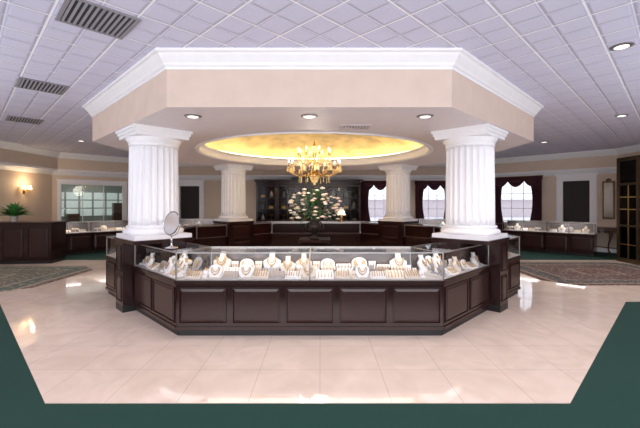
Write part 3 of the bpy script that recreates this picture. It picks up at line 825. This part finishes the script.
stuff(cr.obj("crystal_strands", M['crystal'], e))
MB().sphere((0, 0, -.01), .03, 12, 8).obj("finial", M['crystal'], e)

# ---------------------------------------------------------------- back wall cabinet
HX0, HX1 = -2.75, 1.75; HWd = HX1-HX0
e = thing("wall_cabinet", "tall dark wood breakfront cabinet with glazed doors", "cabinet", ((HX0+HX1)/2, 15.40, 0.001), 0)
hw = HWd/2
b = MB(); b.box(-hw, hw, .5, .54, 0, 2.6); b.box(-hw, hw, 0, .5, .08, .86); b.box(-hw, hw, .03, .5, 0, .08)
nb = 5; bw = HWd/nb
for k in range(nb+1):
    x = -hw+k*bw; x0 = max(-hw, x-.03); x1 = min(hw, x+.03); b.box(x0, x1, .06, .5, .86, 2.5)
b.box(-hw, hw, .06, .5, 2.5, 2.6)
b.obj("body", M['wood'], e)
b = MB(); b.box(-hw-.03, hw+.03, -.02, .54, .86, .90); b.box(-hw-.04, hw+.04, .01, .52, 2.6, 2.66); b.box(-hw-.07, hw+.07, -.03, .52, 2.66, 2.70)
n = 24; poly = [(-.75, 2.70), (.75, 2.70)]+[(.75*cos(pi*k/n), 2.70+.03+.10*sin(pi*k/n)) for k in range(n+1)]
vs = [(x, .02, z) for x, z in poly]+[(x, .10, z) for x, z in poly]; m_ = len(poly)
b.add(vs, [tuple(range(m_)), tuple(range(2*m_-1, m_-1, -1))]+[(k, (k+1) % m_, m_+(k+1) % m_, m_+k) for k in range(m_)])
b.obj("cornice", M['wood_lit'], e)
cabglass = glass_mat("cabinet_glass", (.8, .8, .8), .5, .008)
for k in range(nb):
    xc = -hw+(k+.5)*bw
    d = MB(); w = bw-.07; t = .05
    d.box(xc-w/2, xc-w/2+t, .03, .058, .92, 2.48); d.box(xc+w/2-t, xc+w/2, .03, .058, .92, 2.48); d.box(xc-w/2+t, xc+w/2-t, .03, .058, .92, .99); d.box(xc-w/2+t, xc+w/2-t, .03, .058, 2.40, 2.48); d.box(xc-.01, xc+.01, .035, .055, .99, 2.40)
    for zz in (1.45, 1.93): d.box(xc-w/2+t, xc+w/2-t, .036, .054, zz-.01, zz+.01)
    do = d.obj("glazed_door", M['wood_lit'], e)
    MB().box(xc-w/2+t, xc+w/2-t, .044, .047, .99, 2.40).obj("pane", cabglass, do)
    MB().sphere((xc+w/2-.025, .02, 1.65), .014).obj("knob", M['brass'], do)
    p = MB()
    for sx in (-1, 1): panel(p, xc+sx*bw/4, .48, bw/2-.08, .6, 0); mould(p, xc+sx*bw/4, .48, bw/2-.08, .6, 0)
    p.obj("lower_door", M['wood_lit'], e)
    s = MB()
    for zz in (1.42, 1.90): s.box(xc-bw/2+.03, xc+bw/2-.03, .1, .49, zz, zz+.02)
    s.obj("shelf", M['wood2'], e)
HL = ((HX0+HX1)/2, 15.40, .001)
protoV = None; protoP = None; protoB = None
for k in range(nb):
    for lv, zz in enumerate((.90, 1.44, 1.92)):
        for q in range(2):
            x = -hw+(k+.5)*bw+(-.18+.36*q); p = W(HL, 0, (x, .28, zz+.001)); kind = (k+lv+q) % 3
            if kind == 0:
                if not protoV:
                    protoV = tag(MB().lathe([(.05, 0), (.055, .01), (.07, .06), (.085, .13), (.07, .2), (.035, .25), (.03, .28), (.045, .3)], 20).obj("vase", M['porcelain'], None, p), "small porcelain vase on a cabinet shelf", "vase", "ornaments in the wall cabinet")
                else: clone(protoV, p)
            elif kind == 1:
                if not protoP:
                    protoP = tag(MB().lathe([(.02, 0), (.06, .01), (.05, .03), (.012, .06), (.012, .16), (.05, .2), (.09, .26), (.1, .3)], 20).obj("goblet", M['gold'], None, p), "gilt footed bowl on a cabinet shelf", "bowl", "ornaments in the wall cabinet")
                else: clone(protoP, p)
            else:
                if not protoB:
                    bb = MB(); bb.box(-.09, .09, -.06, .06, 0, .10); bb.box(-.095, .095, -.065, .065, .10, .13); bb.sphere((0, 0, .14), .018)
                    protoB = tag(bb.obj("jewelry_box", M['brass'], None, p), "small brass jewelry box on a cabinet shelf", "box", "ornaments in the wall cabinet")
                else: clone(protoB, p)

e = thing("table_lamp", "small table lamp with cream shade on the rear case", "lamp", (.72, 12.05, 1.069+mz))
MB().lathe([(.07, 0), (.075, .01), (.03, .03), (.02, .06), (.045, .12), (.03, .18), (.012, .22), (.010, .30)], 24).obj("base", M['brass'], e)
b = MB(); b.grid(lambda u, v: ((.14-.06*v)*cos(2*pi*u), (.14-.06*v)*sin(2*pi*u), .22+.18*v), 28, 3); b.obj("shade", M['shade'], e)

# ---------------------------------------------------------------- reception desk + plant, sconce
e = thing("reception_desk", "dark wood panelled reception desk with raised counter", "desk", (-8.45, 9.95, 0.007), radians(6))
b = MB(); b.box(-1.0, .95, 0, .7, .09, 1.12); b.obj("body", M['wood'], e)
MB().box(-.98, .93, .03, .67, 0, .09).obj("kickboard", M['black'], e)
b = MB(); b.box(-1.03, .99, -.05, .74, 1.12, 1.165); b.obj("worktop", M['wood_lit'], e, bevel=.008)
for k in range(3):
    p = MB(); xc = -.69+.65*k; panel(p, xc, .58, .5, .78); mould(p, xc, .58, .5, .78); p.obj("panel", M['wood_lit'], e)
pl = W((-8.45, 9.95, 0), radians(6), (-.20, .28, 1.173))
e = thing("potted_plant", "leafy bright green plant in a small pot on the reception desk", "plant", pl)
MB().lathe([(.07, 0), (.075, .01), (.10, .13), (.105, .15), (.09, .15), (.08, .12)], 24).obj("pot", M['porcelain'], e)
lf = MB()
for k in range(150):
    th = random.uniform(0, 2*pi); ph = random.uniform(.3, 1.5); leafmb(lf, (0, 0, .14), (cos(th)*cos(ph), sin(th)*cos(ph), sin(ph)), random.uniform(.3, .62), random.uniform(.03, .05), .3)
stuff(lf.obj("foliage", M['leafb'], e, recalc=False))

e = thing("wall_sconce", "brass two-arm wall sconce with glowing shades", "lamp", (XL, 11.65, 2.12), pi/2)
b = MB(); b.box(-.04, .04, -.02, 0, -.12, .12)
for sx in (-1, 1): b.tube([(0, -.02, -.03), (sx*.05, -.09, -.08), (sx*.11, -.12, -.04), (sx*.11, -.12, .02)], .008)
b.obj("bracket", M['brass'], e)
for sx in (-1, 1):
    MB().grid(lambda u, v, sx=sx: (sx*.11+(.065-.03*v)*cos(2*pi*u), -.12+(.065-.03*v)*sin(2*pi*u), .03+.12*v), 20, 3).obj("lamp_shade", emit_mat("sconce_shade", (1, .78, .42), 2.4), e)

# ---------------------------------------------------------------- console table + mirror + bronze partition
cl = W((6.3, 16, 0.001), -R45, (4.86, -.66, 0))
e = thing("console_table", "ornate carved wood demilune console table with curved legs", "table", cl, -R45)
n = 24
pol = [(.68*cos(pi+pi*k/n), .48*sin(pi+pi*k/n)+.54) for k in range(n+1)]
MB().prism(pol, .84, .88).obj("top", M['wood2'], e, bevel=.008)
ap = MB(); ap.prism([(x*.93, (y-.54)*.93+.54) for x, y in pol], .73, .84)
for k in range(1, n, 2):
    x, y = pol[k]; ap.sphere((x*.94, (y-.54)*.94+.54, .735), .04, 8, 6, (1, 1, .9))
ap.obj("apron", M['wood2'], e)
for (x, y) in ((-.57, .48), (.57, .48), (-.34, .18), (.34, .18)):
    s = 1 if x > 0 else -1
    MB().tube([(x, y, .76), (x+s*.04, y-.04, .65), (x+s*.01, y-.01, .47), (x-s*.03, y, .28), (x-s*.03, y, .12), (x+s*.03, y-.03, .03), (x+s*.03, y-.03, 0.0)], [.05, .055, .032, .022, .022, .035, .028], 8).obj("leg", M['wood2'], e)
MB().tube([(-.54, .48, .17), (-.22, .30, .2), (0, .27, .23), (.22, .30, .2), (.54, .48, .17)], .016, 8).obj("stretcher", M['wood2'], e)
ml_ = W((6.3, 16, 0), -R45, (5.13, -.03, 1.15))
e = thing("wall_mirror", "tall narrow bronze framed mirror above the console table", "mirror", ml_, -R45)
b = MB(); b.box(-.17, -.12, -.04, .02, 0, 1.3); b.box(.12, .17, -.04, .02, 0, 1.3); b.box(-.12, .12, -.04, .02, 0, .06); b.box(-.12, .12, -.04, .02, 1.24, 1.3); b.sphere((0, -.01, 1.33), .08, 12, 8, (1, .3, .8)); b.obj("frame", M['bronze'], e)
MB().box(-.12, .12, -.01, .01, .06, 1.24).obj("mirror_glass", mat("antiqued_mirror", (.25, .22, .2), .15, 1, var=.1), e)
e = thing("glass_partition", "dark bronze framed smoked glass partition with brass mullions", "partition", (8.72, 10.5, .007), -pi/2)
b = MB(); PL = 2.6; PH = 3.0
for k in range(5): x = PL*k/4; b.box(x-.045, x+.045, -.035, .035, 0, PH)
b.box(0, PL, -.03, .03, 0, .12); b.box(0, PL, -.03, .03, PH-.1, PH); b.box(0, PL, -.03, .03, 2.2, 2.27); b.box(0, PL, -.028, .028, 1.02, 1.07)
b.box(-.03, .03, .03, 1.4, 0, .12); b.box(-.03, .03, .03, 1.15, PH-.1, PH); b.box(-.03, .03, .7, .76, 0, PH)
b.obj("frame", M['bronze'], e)
b = MB()
for k in range(4):
    xc = PL*(k+.5)/4; b.box(xc-.012, xc+.012, -.014, .014, .12, 2.2)
for zz in (.5, 1.5, 1.85): b.box(.03, PL, -.012, .012, zz, zz+.025)
b.obj("brass_bars", M['brass'], e)
b = MB(); b.box(.03, PL, -.003, .003, .12, PH-.1); b.box(-.003, .003, .04, .7, .12, PH-.1); b.obj("pane", M['darkglass'], e)

# ---------------------------------------------------------------- rugs
def rug(loc, rot, lab, m):
    c = .5; hx, hy = 1.9, 1.45
    p = [(-hx+c, -hy), (hx-c, -hy), (hx, -hy+c), (hx, hy-c), (hx-c, hy), (-hx+c, hy), (-hx, hy-c), (-hx, -hy+c)]
    return tag(MB().prism(p, 0, .012).obj("rug", m, None, loc, rot), lab, "rug", "oriental rugs")
rug((-7.65, 8.15, mz+.001), 0, "muted green and beige oriental rug near the reception desk", M['rug_green'])
rug((6.76, 8.85, mz+.001), 0, "muted brown and beige oriental rug on the marble", M['rug_warm'])

# ---------------------------------------------------------------- ceiling fixtures
def vent(loc, size, rot, lab, sy=None, mv='vent', md='ventdark'):
    sy = sy or size
    e = thing("ceiling_vent", lab, "vent", loc, rot, "ceiling air vents")
    h = size/2; k_ = sy/2; b = MB(); t = .035
    b.box(-h, -h+t, -k_, k_, -.012, 0); b.box(h-t, h, -k_, k_, -.012, 0); b.box(-h+t, h-t, -k_, -k_+t, -.012, 0); b.box(-h+t, h-t, k_-t, k_, -.012, 0)
    b.obj("frame", M[mv], e)
    MB().box(-h+t, h-t, -k_+t, k_-t, -.003, -.001).obj("duct_shade", M[md], e)  # flat dark sheet painting the shade inside the vent
    s = MB(); n = int(size/.05)
    for i in range(n):
        x = -h+t+(size-2*t)*(i+.5)/n; s.add([(x-.014, -k_+t, -.004), (x+.006, -k_+t, -.014), (x+.006, k_-t, -.014), (x-.014, k_-t, -.004)], [(0, 1, 2, 3)])
    s.box(-.006, .006, -k_+t, k_-t, -.016, -.004)
    s.obj("louvre", M[mv], e)
vent((-2.17, 3.52, HC-.001), .60, R45, "square grey louvred air vent in the tiled ceiling")
vent((-4.28, 5.55, HC-.001), .60, R45, "square grey louvred air vent in the tiled ceiling")
vent((-6.4, 7.8, HC-.001), .60, R45, "square grey louvred air vent in the tiled ceiling")
vent((.52, 5.42, HS-.001), .46, 0, "small white air diffuser in the octagonal soffit", .3, 'ventpale', 'ventmid')
dproto = None
def downlight(x, y, z, en):
    global dproto
    if dproto is None:
        dproto = thing("recessed_downlight", "round recessed ceiling downlight with pale trim ring", "light", (x, y, z), 0, "recessed downlights")
        b = MB(); b.lathe([(.070, -.001), (.078, -.012), (.105, -.008), (.115, -.001)], 32); b.obj("trim_ring", mat("downlight_trim", (.30, .28, .29), .35, .7, var=.05), dproto)
        MB().lathe([(.071, -.0135), (.05, -.016), (.002, -.017)], 24).obj("lens", M['down'], dproto)
    else: clone(dproto, (x, y, z))
    if en:
        ld = bpy.data.lights.new("downlight_beam", 'SPOT'); ld.energy = en; ld.spot_size = radians(135); ld.spot_blend = .8; ld.shadow_soft_size = .09; ld.color = (1, .94, .88)
        lo = bpy.data.objects.new("downlight_beam", ld); COL.objects.link(lo); lo.location = (x, y, z-.03)
for x in (-1.68, -.14, 1.39): downlight(x, 4.76, HS, 38)
for (x, y) in ((3.46, 4.13), (-5.6, 4.2), (6.2, 7.4), (-6.9, 10.4), (6.6, 10.6), (8.5, 9.2), (-8.6, 7.2), (-3.6, 13.7), (0, 14.3), (3.8, 13.9), (8.7, 5.5), (-1.5, 1.2), (1.8, 1.2)):
    downlight(x, y, HC, 108)
for r in (90, -90, 180):
    p = oct_pos(r, 3.5, 0); downlight(p[0], p[1], HS, 60)

# ---------------------------------------------------------------- lights
def area(name, loc, rot, sx, sy, en, col=(1, 1, 1)):
    ld = bpy.data.lights.new(name, 'AREA'); ld.shape = 'RECTANGLE'; ld.size = sx; ld.size_y = sy; ld.energy = en; ld.color = col
    lo = bpy.data.objects.new(name, ld); COL.objects.link(lo); lo.location = loc; lo.rotation_euler = rot
area("entrance_fill", (0, -2.2, 2.0), (radians(90), 0, 0), 9, 2.2, 130, (1, .96, .95))  # added fill lamp behind the camera, not a fixture of the shop
for sx in (-1, 1):
    area("ceiling_fill", (sx*7.0, 2.2, 1.2), (radians(180), 0, 0), 2.2, 2.2, 185, (.93, .94, 1))  # added upward fill lamps out of view, to brighten the ceiling
area("ceiling_fill", (0, -1.4, .8), (radians(180), 0, 0), 5, 1.5, 210, (.93, .94, 1))  # another added upward fill, unseen behind the camera
def point(name, loc, en, col, r=.1):
    ld = bpy.data.lights.new(name, 'POINT'); ld.energy = en; ld.color = col; ld.shadow_soft_size = r
    lo = bpy.data.objects.new(name, ld); COL.objects.link(lo); lo.location = loc
point("chandelier_glow", (CX, CY, 3.02), 28, (1, .82, .54), .2)
point("bouquet_fill", (CX, CY-.9, 2.45), 26, (1, .90, .78), .3)  # added fill in front of the chandelier, to brighten the bouquet
point("sconce_glow", (XL+.3, 11.65, 2.35), 10, (1, .72, .4), .05)
for x in (-1.9, .9): point("cabinet_glow", (x-.05, 15.6, 2.3), 2, (1, .70, .40), .05)

w = bpy.data.worlds.new("world"); scene.world = w; w.use_nodes = True
bg = w.node_tree.nodes["Background"]; bg.inputs[0].default_value = (.93, .94, 1, 1); bg.inputs[1].default_value = 1.4
try:
    scene.view_settings.view_transform = 'Standard'
    scene.view_settings.exposure = .30
except Exception: pass
